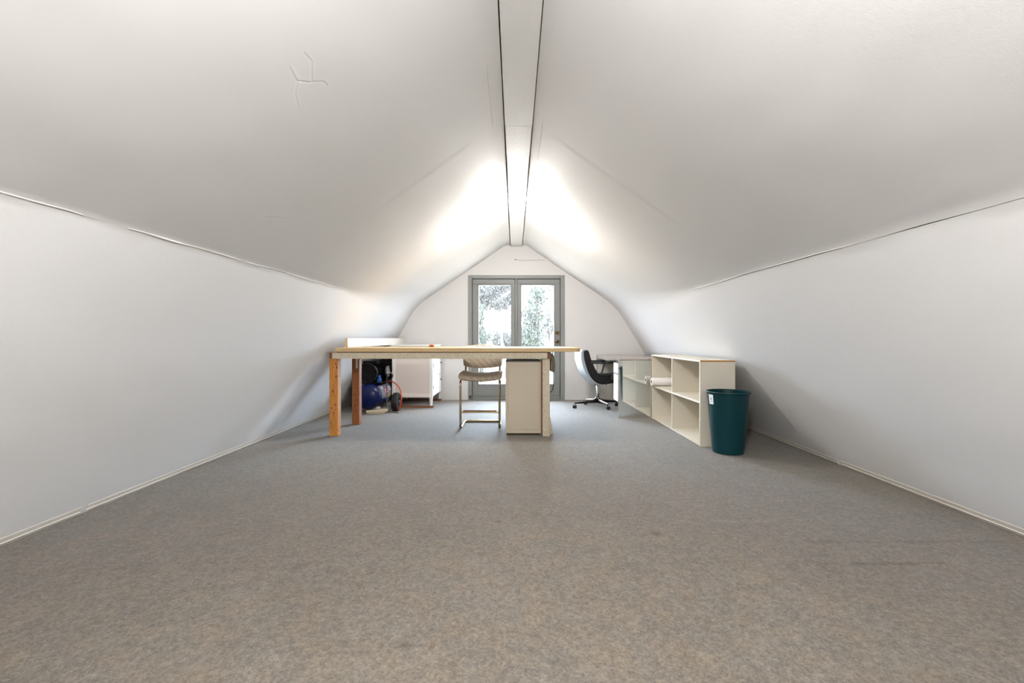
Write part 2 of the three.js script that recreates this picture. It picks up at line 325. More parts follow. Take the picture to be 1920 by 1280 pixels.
// ---------- double door ----------
{
  const D = struct('door_1', 'grey glazed double door in the gable wall', 'door');
  const zc = ZB + 0.018;                                    // casing face stands proud of the wall
  mesh('casing', box(-0.768, -0.706, 0, 2.062, ZB - 0.15, zc, 0.004), doorMat, D);
  mesh('casing', box(0.757, 0.825, 0, 2.062, ZB - 0.15, zc, 0.004), doorMat, D);
  mesh('casing', box(-0.706, 0.757, 2.006, 2.062, ZB - 0.15, zc, 0.004), doorMat, D);
  mesh('threshold', box(-0.706, 0.757, 0, 0.022, ZB - 0.15, ZB + 0.02, 0.004), std('#8f8f8c', 0.4, { metalness: 0.5 }), D);
  mesh('jamb_stop', box(-0.706, -0.690, 0.02, 2.006, ZB - 0.085, ZB - 0.062, 0.001), doorMat, D);
  mesh('jamb_stop', box(0.741, 0.757, 0.02, 2.006, ZB - 0.085, ZB - 0.062, 0.001), doorMat, D);
  mesh('jamb_stop', box(-0.690, 0.741, 1.985, 2.006, ZB - 0.085, ZB - 0.062, 0.001), doorMat, D);
  mesh('meeting_stop', box(-0.02, 0.07, 0.022, 2.0, ZB - 0.085, ZB - 0.0625, 0.001), doorMat, D);
  mesh('astragal', box(0.010, 0.040, 0.024, 2.004, ZB - 0.045, ZB + 0.002, 0.004), doorMat, D);
  const paneMat = new THREE.MeshPhysicalMaterial({ color: '#ffffff', roughness: 0.0, transmission: 0.94, thickness: 0, ior: 1.45 });
  for (const [x0, x1, g0, g1] of [[-0.699, 0.003, -0.600, -0.062], [0.047, 0.750, 0.113, 0.652]]) {
    const z0 = ZB - 0.062, z1 = ZB - 0.018, leaf = new THREE.Group(); leaf.name = 'leaf'; D.add(leaf);
    mesh('stile', box(x0, g0, 0.0225, 2.000, z0, z1, 0.003), doorLeafMat, leaf);
    mesh('stile', box(g1, x1, 0.0225, 2.000, z0, z1, 0.003), doorLeafMat, leaf);
    mesh('top_rail', box(g0, g1, 1.905, 2.000, z0, z1, 0.003), doorLeafMat, leaf);
    mesh('top_board', box(x0 + 0.004, x1 - 0.004, 1.926, 1.992, z1, z1 + 0.014, 0.002), doorLeafMat, leaf);
    mesh('bottom_rail', box(g0, g1, 0.0225, 0.245, z0, z1, 0.003), doorLeafMat, leaf);
    mesh('glazing_bead', merge([box(g0 - 0.014, g1 + 0.014, 1.897, 1.916, z0, z1 + 0.008, 0.003), box(g0 - 0.014, g1 + 0.014, 0.238, 0.262, z0, z1 + 0.008, 0.003), box(g0 - 0.014, g0 + 0.004, 0.262, 1.897, z0, z1 + 0.008, 0.003), box(g1 - 0.004, g1 + 0.014, 0.262, 1.897, z0, z1 + 0.008, 0.003)]), doorLeafMat, leaf);
    mesh('pane', box(g0, g1, 0.255, 1.90, ZB - 0.043, ZB - 0.037, 0), paneMat, leaf);
    mesh('door_sweep', box(x0 + 0.004, x1 - 0.004, 0.062, 0.072, z1, z1 + 0.008, 0.002), std('#77777a', 0.6), leaf);
  }
  // deadbolt and knob on the right leaf
  const brass = std('#5e4a30', 0.35, { metalness: 0.9 }), zf = ZB - 0.018;
  const disc = (r, t, y, z, x = 0.703) => { const g = cyl(r, t, 28); g.rotateX(Math.PI / 2); return g.translate(x, y, z); };
  mesh('deadbolt', merge([disc(0.031, 0.010, 1.108, zf + 0.005), disc(0.022, 0.016, 1.108, zf + 0.014), box(0.699, 0.707, 1.092, 1.124, zf + 0.022, zf + 0.032, 0.002)]), brass, D);
  const lev = new THREE.SphereGeometry(0.024, 20, 14); lev.scale(1, 1, 0.75); lev.translate(0.703, 0.966, zf + 0.048);
  mesh('door_knob', merge([disc(0.031, 0.010, 0.966, zf + 0.005), disc(0.012, 0.04, 0.966, zf + 0.024), lev, bentTube([V(0.703, 0.966, zf + 0.05), V(0.655, 0.964, zf + 0.052)], 0.008, 0.01)]), brass, D);
  for (const y of [0.3, 1.72]) { const h = cyl(0.009, 0.11, 12); h.translate(0.036, y, ZB + 0.004); mesh('hinge', h, doorMat, D); }
  mesh('latch_plate', box(0.735, 0.741, 1.07, 1.145, zf, zf + 0.004, 0.001), knobMat, D);
  mesh('latch_plate', box(0.735, 0.741, 0.93, 1.0, zf, zf + 0.004, 0.001), knobMat, D);
  mesh('door_stop', merge([box(-0.755, -0.715, 0.045, 0.075, zc, zc + 0.012, 0.003), bentTube([V(-0.735, 0.062, zc + 0.01), V(-0.735, 0.03, zc + 0.04)], 0.008, 0.01)]), knobMat, D);
}

// ---------- outside ----------
const grassTex = (() => { const a = tileNoise(128, 61), b = tileNoise(32, 62); return dataTex(512, 512, (x, y) => { const v = 1 + 0.3 * (a(x / 4, y / 4) - 0.5) + 0.4 * (b(x / 16, y / 16) - 0.5); return [156 * v, 143 * v, 126 * v]; }); })();
grassTex.repeat.set(1 / 12, 1 / 12);
{
  const gnd = struct('ground', 'pale dry lawn far below the glazed door', 'ground');
  const g = new THREE.PlaneGeometry(500, 480, 1, 1); g.rotateX(-Math.PI / 2); g.translate(0, -3.2, -248); const uv = g.attributes.uv, p = g.attributes.position; for (let i = 0; i < p.count; i++) uv.setXY(i, p.getX(i), p.getZ(i));
  mesh('lawn', g, std('#ffffff', 1, { map: grassTex }), gnd);
}
const leafGeo = (() => {
  const g = new THREE.BufferGeometry(), P = [0, 0, 0, 0.42, 0.5, 0.1, 0, 1, 0, -0.42, 0.5, 0.1, 0, 0.5, -0.06];
  g.setAttribute('position', new THREE.Float32BufferAttribute(P, 3)); g.setIndex([0, 1, 4, 1, 2, 4, 2, 3, 4, 3, 0, 4]); g.computeVertexNormals(); return g;
})();
const barkMat = std('#3a3835', 0.9);
function tree(name, label, [x, z], trunkTop, trunkR, blobs, leaf, count, tint) {
  const t = thing(name, label, 'tree', [x, -3.2, z], 0, 'trees seen through the glazed door');
  const limbs = [tube([V(0, 0, 0), V(0.15, trunkTop * 0.4, 0.1), V(-0.1, trunkTop * 0.75, 0), V(0.05, trunkTop, 0)], trunkR, 24)];
  for (const [bx, by, bz] of blobs) limbs.push(tube([V(-0.05, Math.min(trunkTop, by) * 0.72, 0), V(bx * 0.5, by * 0.84, bz * 0.5), V(bx, by, bz)], trunkR * 0.32, 10));
  mesh('trunk', merge(limbs), barkMat, t);
  const m = new THREE.MeshPhysicalMaterial({ color: '#ffffff', roughness: 0.9, transmission: 0.4, thickness: 0, side: THREE.DoubleSide });
  const im = new THREE.InstancedMesh(leafGeo, m, count), M = new THREE.Matrix4(), q = new THREE.Quaternion(), e = new THREE.Euler(), c = new THREE.Color(), vol = blobs.map((b) => b[3] * b[4] * b[3]), sum = vol.reduce((a, b) => a + b);
  for (let i = 0; i < count; i++) {
    let k = 0, w = rnd() * sum; while (k < blobs.length - 1 && (w -= vol[k]) > 0) k++;
    const [bx, by, bz, rx, ry] = blobs[k], th = rnd() * 6.283, cz = rnd() * 2 - 1, r = Math.pow(rnd(), 0.5), s = Math.sqrt(1 - cz * cz) * r;
    e.set(rnd() * 6.28, rnd() * 6.28, rnd() * 6.28); q.setFromEuler(e); const S = leaf * (0.6 + 0.8 * rnd());
    M.compose(V(bx + rx * s * Math.cos(th), by + ry * cz * r, bz + rx * s * Math.sin(th)), q, V(S, S, S)); im.setMatrixAt(i, M);
    const v = 0.7 + 0.6 * rnd(); c.setRGB(tint[0] * v * (0.85 + 0.3 * rnd()), tint[1] * v, tint[2] * v); im.setColorAt(i, c);
  }
  im.name = 'foliage'; im.castShadow = im.receiveShadow = true; im.userData.kind = 'stuff'; t.add(im);
}
tree('leafy_tree', 'near green leafy tree filling the right door pane', [1.15, -24], 6.4, 0.10, [[-0.2, 3.1, 0, 0.9, 0.8], [0.5, 3.2, 0.2, 0.9, 0.6], [-0.3, 4.3, 0, 0.75, 0.8], [-0.2, 5.4, 0.1, 0.6, 0.7], [0.0, 6.4, 0, 0.55, 0.55], [1.1, 6.9, 0, 0.5, 0.35], [1.5, 5.9, 0.2, 0.45, 0.35]], 0.15, 8500, [0.012, 0.027, 0.008]);
tree('hazy_tree', 'tall bluish tree high in the left door pane', [-1.1, -34], 9.2, 0.10, [[-0.9, 7.6, 0, 1.0, 0.8], [0.0, 7.0, 0, 0.9, 0.7], [0.6, 7.3, 0.1, 0.7, 0.6], [-1.2, 6.7, 0, 0.7, 0.4], [0.3, 8.1, 0, 0.8, 0.6]], 0.2, 6500, [0.020, 0.024, 0.019]);
tree('round_shrub_tree', 'small round dark tree low in the left door pane', [-1.0, -40], 3.2, 0.08, [[0, 4.0, 0, 0.95, 0.75], [0.7, 3.6, 0, 0.6, 0.5]], 0.22, 4500, [0.019, 0.022, 0.013]);
tree('slender_tree', 'slim green tree at the left edge of the left door pane', [-2.05, -26], 5.6, 0.08, [[0, 2.9, 0, 0.35, 0.9], [0, 4.2, 0, 0.4, 0.9], [-0.1, 5.6, 0, 0.4, 0.7]], 0.17, 4000, [0.012, 0.026, 0.010]);
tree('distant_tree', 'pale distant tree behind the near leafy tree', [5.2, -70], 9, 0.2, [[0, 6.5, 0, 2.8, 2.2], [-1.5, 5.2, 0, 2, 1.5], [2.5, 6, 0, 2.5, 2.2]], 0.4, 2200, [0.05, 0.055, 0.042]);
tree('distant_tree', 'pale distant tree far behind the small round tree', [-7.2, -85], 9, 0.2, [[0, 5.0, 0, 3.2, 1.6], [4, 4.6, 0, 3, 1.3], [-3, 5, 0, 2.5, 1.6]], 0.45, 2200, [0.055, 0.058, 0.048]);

// ---------- lamps on the ridge beam ----------
function ridgeLamp(label, z, power, drop = 0) {
  const t = thing('bulb_lamp', label, 'lamp', [0.028, 2.533 - drop, z], 0, 'bare bulbs on the ridge beam');
  if (drop) mesh('cord', bentTube([V(0, 0, 0), V(0, drop, 0)], 0.004, 0.01), std('#d8d5cf', 0.6), t);
  mesh('holder', lathe([[0.0001, 0], [0.045, 0], [0.045, -0.008], [0.026, -0.016], [0.020, -0.07], [0.0001, -0.07]]), std('#f2f0ec', 0.3), t);
  const bulb = lathe([[0.013, -0.066], [0.015, -0.081], [0.032, -0.104], [0.036, -0.124], [0.030, -0.144], [0.016, -0.156], [0.0001, -0.159]]);
  mesh('bulb', bulb, new THREE.MeshStandardMaterial({ color: '#ffffff', emissive: LAMP.color, emissiveIntensity: 3, roughness: 0.4 }), t);
  const l = new THREE.PointLight(LAMP.color, power); l.name = 'bulb_lamp_glow'; l.position.set(0, -0.124, 0); l.castShadow = true; l.shadow.radius = 1.2; l.shadow.camera.near = 0.02; l.shadow.bias = -0.001; t.add(l);
}
ridgeLamp('bare glowing bulb under the ridge beam above the workbench', -5.02, LAMP.far);
ridgeLamp('bare glowing bulb hanging on a short cord above the camera', -0.25, LAMP.near, 0.27);

// ---------- workbench ----------
{
  const t = thing('workbench', 'long timber workbench with pale plywood top and orange pine legs', 'workbench', [-0.75, 0, -5.08]);
  const L = (g) => g.translate(0.75, 0, 5.08);
  const top = new THREE.Shape([[-1.855, 4.70], [0.640, 4.70], [0.678, 4.735], [0.678, 5.47], [-1.855, 5.47]].map(([x, d]) => new THREE.Vector2(x, d)));
  const tg = new THREE.ExtrudeGeometry(top, { depth: 0.034, bevelEnabled: true, bevelSize: 0.003, bevelThickness: 0.0035, bevelSegments: 2 }); tg.rotateX(-Math.PI / 2);
  tg.translate(0, 0.8825, 0); mesh('tabletop', L(metreUV(tg, 'x')), birchMat, t);
  mesh('apron', L(box(-1.888, 0.338, 0.808, 0.871, -4.742, -4.704, 0.004, 'x')), creamMat, t);
  mesh('apron', L(box(-1.888, 0.338, 0.808, 0.871, -5.47, -5.432, 0.004, 'x')), creamMat, t);
  mesh('spacer', L(box(-1.84, 0.33, 0.871, 0.879, -5.45, -4.716, 0, 'x')), brownWoodMat, t);
  mesh('side_beam', L(box(-1.932, -1.890, 0.810, 0.872, -5.46, -4.735, 0.004, 'z')), brownWoodMat, t);
  mesh('side_beam', L(box(0.340, 0.380, 0.806, 0.871, -5.46, -4.735, 0.004, 'z')), brownWoodMat, t);
  mesh('leg', L(box(-1.931, -1.842, 0, 0.808, -4.826, -4.737, 0.004)), pineMat, t);
  mesh('leg', L(box(-1.919, -1.832, 0, 0.808, -5.45, -5.362, 0.004)), redPineMat, t);
  mesh('leg', L(box(0.290, 0.366, 0, 0.806, -4.826, -4.730, 0.004)), creamMat, t);
  mesh('leg', L(box(0.290, 0.366, 0, 0.806, -5.45, -5.362, 0.004)), creamMat, t);
  mesh('paint_strip', L(box(-1.872, -1.847, 0.665, 0.806, -5.362, -5.358, 0.001)), whitePaint, t).userData.label = 'white strip on the rear leg';
  mesh('batten', L(box(0.278, 0.290, 0.02, 0.80, -4.80, -4.745, 0.002)), brownWoodMat, t);
  const gs = new THREE.ExtrudeGeometry(new THREE.Shape([[0.366, 0.002], [0.408, 0.002], [0.368, 0.24], [0.366, 0.24]].map(([x, y]) => new THREE.Vector2(x, y))), { depth: 0.02, bevelEnabled: false }); gs.translate(0, 0, -4.86);
  mesh('brace', L(metreUV(gs)), creamMat, t);
}
// long plank over bench and dresser
{
  const t = thing('white_plank', 'long white plank on edge with raw wood end behind the workbench', 'plank', [-1.815, 0.921, -6.2]);
  mesh('plank', box(-0.012, 0.014, 0, 0.100, -1.28, 1.29, 0.002, 'z'), std('#d6cfc4', 0.55), t);
  mesh('raw_end', box(-0.014, 0.014, 0, 0.100, 1.29, 1.296, 0.001), birchMat, t).userData.label = 'raw wood end';
}
{
  const t = thing('tape_measure', 'small orange block lying on the workbench top', 'tape measure', [-0.945, 0.9205, -5.2]);
  mesh('case', box(-0.03, 0.03, 0, 0.026, -0.03, 0.03, 0.008), std('#c06a26', 0.5), t);
  mesh('band', box(-0.012, 0.012, 0.006, 0.0275, -0.031, 0.031, 0.002), std('#a5561d', 0.5), t);
}
// pouch and cord on the right end of the bench
{
  const t = thing('tool_pouch', 'grey rounded pouch hanging on the right end of the workbench', 'pouch', [0.382, 0.66, -4.9]);
  const sh = new THREE.Shape(); sh.moveTo(0, 0.012); sh.lineTo(0.030, 0); sh.quadraticCurveTo(0.056, 0.085, 0.018, 0.185); sh.lineTo(0, 0.188);
  const g = new THREE.ExtrudeGeometry(sh, { depth: 0.10, bevelEnabled: true, bevelSize: 0.006, bevelThickness: 0.008, bevelSegments: 3 }); g.translate(0.006, 0, -0.05);
  mesh('body', g, std('#6d6a5c', 0.85), t);
  mesh('lining', box(0.002, 0.016, 0.004, 0.12, 0.058, 0.066, 0.003), std('#93805f', 0.8), t);
  mesh('cord', bentTube([V(0.034, 0.012, 0), V(0.034, -0.16, 0), V(0.022, -0.21, 0), V(-0.008, -0.225, 0)], 0.004, 0.03), blackPlastic, t);
}
// ---------- file cabinet ----------
{
  const t = thing('file_cabinet', 'beige steel file cabinet standing under the right of the workbench', 'cabinet', [0.09, 0, -5.05]);
  mesh('body', box(-0.186, 0.186, 0.022, 0.772, -0.29, 0.268, 0.008), cabinetMat, t);
  mesh('back_panel', box(-0.160, 0.160, 0.062, 0.728, 0.264, 0.2735, 0.001), cabinetMat, t);
  for (const [a, b, c, d] of [[-0.186, -0.165, 0.024, 0.771], [0.165, 0.186, 0.024, 0.771], [-0.165, 0.165, 0.024, 0.057], [-0.165, 0.165, 0.733, 0.771]]) mesh('edge_strip', box(a, b, c, d, 0.264, 0.2735, 0.001), cabinetMat, t);
  mesh('top', box(-0.187, 0.187, 0.773, 0.783, -0.292, 0.270, 0.004), std('#6b655c', 0.5), t);
  mesh('plinth', box(-0.176, 0.176, 0, 0.022, -0.28, 0.25, 0.002), std('#4a3a2c', 0.7), t);
  for (const y of [0.06, 0.42]) { const dr = mesh('drawer', box(-0.175, 0.175, y, y + 0.33, -0.302, -0.289, 0.004), cabinetMat, t); mesh('handle', bentTube([V(-0.05, y + 0.27, -0.30), V(-0.05, y + 0.27, -0.325), V(0.05, y + 0.27, -0.325), V(0.05, y + 0.27, -0.30)], 0.005, 0.012), chrome, dr); }
}
// ---------- counter stool ----------
{
  const t = thing('counter_stool', 'cantilever counter stool with tan woven seat and bronze tube frame', 'stool', [-0.388, 0, -5.32]);
  const r = 0.0132, w = 0.218, zf = 0.225, zb = -0.225, ys = 0.545;
  const side = (s) => [V(s * w, r, zb), V(s * w, r, zf), V(s * (w + 0.002), ys, zf), V(s * (w - 0.012), ys, -0.20), V(s * (w - 0.012), 0.90, -0.265)];
  mesh('frame', bentTube([...side(-1).reverse(), ...side(1)], r, 0.055), brassChrome, t);
  mesh('foot_bar', merge([bentTube([V(-w, 0.193, zf), V(w, 0.193, zf)], 0.0095, 0.02)]), brassChrome, t);
  mesh('foot_board', box(-0.19, 0.188, 0.201, 0.216, zf - 0.024, zf + 0.012, 0.004, 'x'), std('#ffffff', 0.5, { map: brownWoodMat.map }), t);
  // pad bent across its width: a saddle
  function pad(W, T, D, sag, rr, fn) {
    const nu = 30, nv = 20, g = new RoundedBoxGeometry(W, T, D, 6, rr), P = [];
    const gg = new THREE.BoxGeometry(W, T, D, nu, 6, nv), p = gg.attributes.position;
    for (let i = 0; i < p.count; i++) {
      let x = p.getX(i), y = p.getY(i), z = p.getZ(i); const q = V(clamp(x, -W / 2 + rr, W / 2 - rr), clamp(y, -T / 2 + rr, T / 2 - rr), clamp(z, -D / 2 + rr, D / 2 - rr)), dlt = V(x, y, z).sub(q);
      if (dlt.length() > 1e-6) { dlt.setLength(Math.min(rr, dlt.length() > rr ? rr : dlt.length())); q.add(dlt); }
      x = q.x; y = q.y; z = q.z; const k = 2 * x / W; [x, y, z] = fn(x, y, z, k); p.setXYZ(i, x, y, z);
    }
    gg.computeVertexNormals(); const n = plain(gg); return metreUV(n, 'y');
  }
  const seat = pad(0.49, 0.074, 0.46, 0, 0.035, (x, y, z, k) => [x, y + 0.030 * k * k - 0.012 - 0.020 * smooth(0.08, 0.23, z) * (y > 0 ? 1 : 0.4), z]);
  seat.translate(-0.002, 0.586, 0.01); mesh('seat', seat, fabricMat, t);
  const back = pad(0.472, 0.29, 0.05, 0, 0.025, (x, y, z, k) => [x, y + (y > 0 ? -0.020 : 0.034) * k * k, z + 0.035 * k * k - 0.10 * y]);
  back.translate(-0.002, 0.797, -0.262); mesh('backrest', back, fabricMat, t);
  for (const s of [-1, 1]) { const c = cyl(0.0135, 0.02, 14); c.translate(s * (w + 0.002), 0.50, zf); mesh('collar', c, chrome, t); }
}
// ---------- compressor ----------
{
  const t = thing('air_compressor', 'blue tank air compressor with black motor under the workbench', 'compressor', [-1.99, 0, -6.6]);
  const R = 0.172, cy = 0.227, zn = 0.50, zfz = -0.36;
  const prof = []; for (let i = 0; i <= 10; i++) { const a = i / 10 * Math.PI / 2; prof.push([Math.max(0.0001, R * Math.sin(a)), -zn + 0.0 - 0.085 * Math.cos(a) + 0.085]); }
  for (let i = 0; i <= 10; i++) { const a = (1 - i / 10) * Math.PI / 2; prof.push([Math.max(0.0001, R * Math.sin(a)), -zfz + 0.085 * Math.cos(a) - 0.085]); }
  const tk = lathe(prof, 56); tk.rotateX(-Math.PI / 2); tk.translate(0, cy, 0); mesh('tank', tk, tankBlue, t);
  for (const z of [zn - 0.09, zfz + 0.09]) { const b = new THREE.TorusGeometry(R + 0.0005, 0.003, 8, 56); b.translate(0, cy, z); mesh('weld_seam', b, tankBlue, t); }
  // printed band on the flank: patches of print too small to read
  const c = document.createElement('canvas'); c.width = 512; c.height = 256; const g = c.getContext('2d');
  g.fillStyle = '#7d7f9a'; g.fillRect(0, 0, 512, 256); g.fillStyle = '#16307c'; g.fillRect(0, 205, 512, 51);
  g.fillStyle = '#b2302c'; g.fillRect(150, 70, 120, 90); g.fillStyle = '#ece9e4';
  for (const [x, y, w, h] of [[168, 84, 16, 58], [184, 84, 26, 14], [196, 110, 16, 32], [184, 128, 20, 14], [222, 84, 34, 14], [222, 98, 14, 44], [240, 112, 18, 30], [300, 60, 34, 26], [342, 60, 30, 26], [380, 60, 28, 26], [300, 96, 28, 26], [338, 96, 34, 26], [380, 96, 26, 26], [70, 24, 20, 50], [98, 24, 22, 40]]) g.fillRect(x, y, w, h);
  g.fillStyle = '#e8c928'; g.fillRect(170, 176, 190, 40); g.fillStyle = '#1c1c20'; for (const [x, w] of [[186, 8], [202, 12], [224, 6], [246, 14], [270, 8], [290, 16], [318, 8], [336, 10]]) g.fillRect(x, 184, w, 24);
  const tx = new THREE.CanvasTexture(c); tx.colorSpace = THREE.SRGBColorSpace;
  { const P = []; const U = []; const I = []; const n = 24; for (let i = 0; i <= n; i++) for (let j = 0; j <= 1; j++) { const a = -0.50 + 1.40 * i / n, q = R + 0.0015; P.push(q * Math.cos(a), q * Math.sin(a), 0.37 - 0.62 * j); U.push(j, i / n); }
    for (let i = 0; i < n; i++) { const a = i * 2; I.push(a, a + 2, a + 1, a + 1, a + 2, a + 3); }
    const b = new THREE.BufferGeometry(); b.setAttribute('position', new THREE.Float32BufferAttribute(P, 3)); b.setAttribute('uv', new THREE.Float32BufferAttribute(U, 2)); b.setIndex(I.reverse()); b.computeVertexNormals(); b.translate(0, cy, 0);
    mesh('label_decal', b, std('#ffffff', 0.4, { map: tx, side: THREE.DoubleSide }), t).userData.label = 'printed label wrapped over the tank flank'; }
  // platform, motor, pump with flywheel, guard
  mesh('platform', box(-0.15, 0.15, 0.395, 0.412, -0.30, 0.34, 0.004), blackIron, t);
  const mo = cyl(0.118, 0.30, 32); mo.rotateX(Math.PI / 2); mo.translate(-0.04, 0.535, 0.16); mesh('motor', mo, blackIron, t);
  const fins = []; for (let i = 0; i < 9; i++) { const f = cyl(0.126, 0.006, 32); f.rotateX(Math.PI / 2); f.translate(-0.04, 0.535, 0.04 + i * 0.027); fins.push(f); } mesh('motor_fins', merge(fins), blackIron, t);
  mesh('motor_box', box(-0.13, 0.06, 0.65, 0.70, 0.04, 0.24, 0.008), blackIron, t);
  const pf = []; for (let i = 0; i < 8; i++) pf.push(box(0.01, 0.17, 0.52 + i * 0.028, 0.534 + i * 0.028, -0.24, -0.04, 0.003)); pf.push(box(0.03, 0.15, 0.41, 0.77, -0.22, -0.06, 0.01)); mesh('pump', merge(pf), blackIron, t);
  const gd = new THREE.TorusGeometry(0.128, 0.012, 10, 44); gd.scale(1, 1, 1.6); gd.translate(-0.04, 0.538, 0.31); mesh('guard_ring', gd, std('#2c2d31', 0.3, { metalness: 0.5 }), t);
  const fw = lathe([[0.0001, -0.012], [0.03, -0.014], [0.032, -0.004], [0.062, -0.004], [0.066, -0.014], [0.078, -0.014], [0.078, 0.014], [0.066, 0.014], [0.062, 0.004], [0.032, 0.004], [0.03, 0.014], [0.0001, 0.012]], 40); fw.rotateZ(Math.PI / 2); fw.translate(0.158, 0.545, 0.04); mesh('flywheel', fw, std('#8d9096', 0.35, { metalness: 0.7 }), t);
  mesh('regulator', merge([box(0.055, 0.115, 0.385, 0.455, 0.17, 0.23, 0.014), cyl(0.022, 0.05, 18).translate(0.085, 0.475, 0.20)]), std('#2a63b8', 0.4), t);
  const ga = cyl(0.022, 0.018, 20); ga.rotateX(Math.PI / 2); ga.translate(0.16, 0.53, 0.10); mesh('gauge', ga, std('#d9d7cf', 0.4), t);
  mesh('pipe', merge([bentTube([V(0.13, 0.53, 0), V(0.18, 0.52, -0.02), V(0.215, 0.49, -0.06), V(0.19, 0.43, -0.08), V(0.15, 0.40, -0.08)], 0.007, 0.025)]), chrome, t);
  // wheels and axle toward the back
  for (const x of [-0.262, 0.262]) {
    const wg = lathe([[0.0001, -0.022], [0.05, -0.022], [0.055, -0.036], [0.112, -0.046], [0.128, -0.032], [0.131, 0], [0.128, 0.032], [0.112, 0.046], [0.055, 0.036], [0.05, 0.022], [0.0001, 0.022]], 40); wg.rotateZ(Math.PI / 2);
    if (x < 0) { wg.scale(1, 0.9, 0.9); wg.translate(-0.235, 0.12, -0.1); } else wg.translate(x + 0.073, 0.132, 0.24);
    const wh = mesh('wheel', wg, rubber, t);
    const hub = cyl(0.03, 0.1, 20); hub.rotateZ(Math.PI / 2); hub.translate(x < 0 ? -0.235 : x + 0.073, x < 0 ? 0.12 : 0.132, x < 0 ? -0.1 : 0.24); mesh('hub', hub, brushedSteel, wh);
  }
  mesh('axle', bentTube([V(-0.23, 0.125, -0.09), V(0.33, 0.132, 0.24)], 0.009, 0.01), brushedSteel, t);
  for (const z of [0.34, -0.28]) mesh('foot_bracket', box(-0.10, 0.14, z > 0 ? 0.046 : 0.0, 0.08, z - 0.02, z + 0.02, 0.004), std('#b9b4ac', 0.5), t);
  mesh('power_cord', tube([V(0.17, 0.53, 0.06), V(0.19, 0.44, 0.20), V(0.215, 0.34, 0.28), V(0.245, 0.20, 0.38), V(0.26, 0.10, 0.42), V(0.32, 0.03, 0.44), V(0.41, 0.006, 0.42)], 0.006, 60), std('#3c3a38', 0.6), t);
  mesh('air_hose', tube([V(0.15, 0.40, 0.06), V(0.25, 0.40, 0.12), V(0.35, 0.34, 0.18), V(0.405, 0.24, 0.24), V(0.405, 0.13, 0.26), V(0.39, 0.05, 0.27), V(0.36, 0.012, 0.28)], 0.0085, 60), redHose, t);
}
{ // blocks of wood under the compressor
  const t = thing('wood_block', 'pale scrap of timber under the compressor foot', 'wood block', [-1.90, 0, -6.20]);
  mesh('upper_piece', box(-0.11, 0.16, 0.024, 0.045, -0.12, 0.05, 0.003, 'x'), std('#cfc3ae', 0.7), t);
  mesh('lower_piece', box(-0.10, 0.14, 0, 0.024, -0.12, 0.06, 0.003, 'x'), std('#b3a48c', 0.7), t);
}
{
  const t = thing('brown_board', 'dark brown board standing behind the compressor', 'board', [-1.98, 0, -7.33]);
  mesh('sheet', box(-0.10, 0.16, 0, 0.80, -0.02, 0.0, 0.002), darkBoardMat, t);
  mesh('edge_batten', box(-0.10, 0.16, 0.80, 0.82, -0.024, 0.004, 0.002, 'x'), darkBoardMat, t);
}
// ---------- white dresser ----------
{
  const t = thing('dresser', 'white dresser with dark knobs against the gable wall', 'dresser', [-1.5, 0.03, -7.07]);
  const y0 = 0.122, y1 = 0.872, xf = 0.295, xb = -0.30, zn = 0.395, zf = -0.40;
  mesh('body', box(xb + 0.02, xf - 0.012, y0 + 0.01, y1, zf + 0.01, zn - 0.014, 0.002), whitePaint, t);
  mesh('side_panel', box(xb + 0.04, xf - 0.05, y0 + 0.05, y1, zn - 0.014, zn - 0.008, 0.001), pinkWhite, t);
  mesh('bottom_rail', box(xb + 0.04, xf - 0.05, y0, y0 + 0.055, zn - 0.02, zn - 0.002, 0.003), pinkWhite, t);
  mesh('top', box(xb - 0.035, xf + 0.012, y1, y1 + 0.018, zf - 0.01, zn + 0.012, 0.004), whitePaint, t);
  for (const [x, z] of [[xf - 0.05, zn - 0.048], [xb, zn - 0.048], [xf - 0.05, zf], [xb, zf]]) {
    const leg = new THREE.CylinderGeometry(0.0345, 0.022, y0, 4, 1); leg.rotateY(Math.PI / 4); leg.translate(x + 0.024, y0 / 2, z + 0.024);
    mesh('leg', merge([leg, box(x, x + 0.05, y0, y1, z, z + 0.048, 0.003)]), whitePaint, t);
  }
  const drawer = (za, zb, ya, yb, name) => mesh(name, box(xf - 0.012, xf + 0.004, ya, yb, za, zb, 0.003), whitePaint, t);
  const knob = (p, y, z) => { const g = lathe([[0.0001, 0], [0.006, 0], [0.006, 0.012], [0.013, 0.018], [0.013, 0.024], [0.0001, 0.028]], 18); g.rotateZ(-Math.PI / 2); g.translate(xf + 0.004, y, z); mesh('knob', g, knobMat, p); };
  for (let i = 0; i < 3; i++) { const a = zn - 0.055 - i * 0.232; knob(drawer(a - 0.226, a, 0.70, 0.862, 'drawer'), 0.735, a - 0.113); }
  const d1 = drawer(zf + 0.052, zn - 0.055, 0.42, 0.692, 'drawer'), d2 = drawer(zf + 0.052, zn - 0.055, 0.135, 0.412, 'drawer');
  for (const d of [d1, d2]) { const y = d === d1 ? 0.60 : 0.33; knob(d, y, zf + 0.13); }
  for (const y of [0.24, 0.56]) mesh('hinge', box(xf - 0.004, xf + 0.0055, y, y + 0.05, zn - 0.058, zn - 0.051, 0.001), knobMat, t);
}
for (const [z, label] of [[-6.71, 'flat brown wooden strip under the near legs of the dresser'], [-7.44, 'flat brown wooden strip under the far legs of the dresser']]) {
  const o = thing('wood_strip', label, 'wood strip', [-1.5, 0, z]);
  mesh('strip', box(-0.31, 0.30, 0, 0.0295, -0.035, 0.04, 0.003, 'x'), brownWoodMat, o);
}
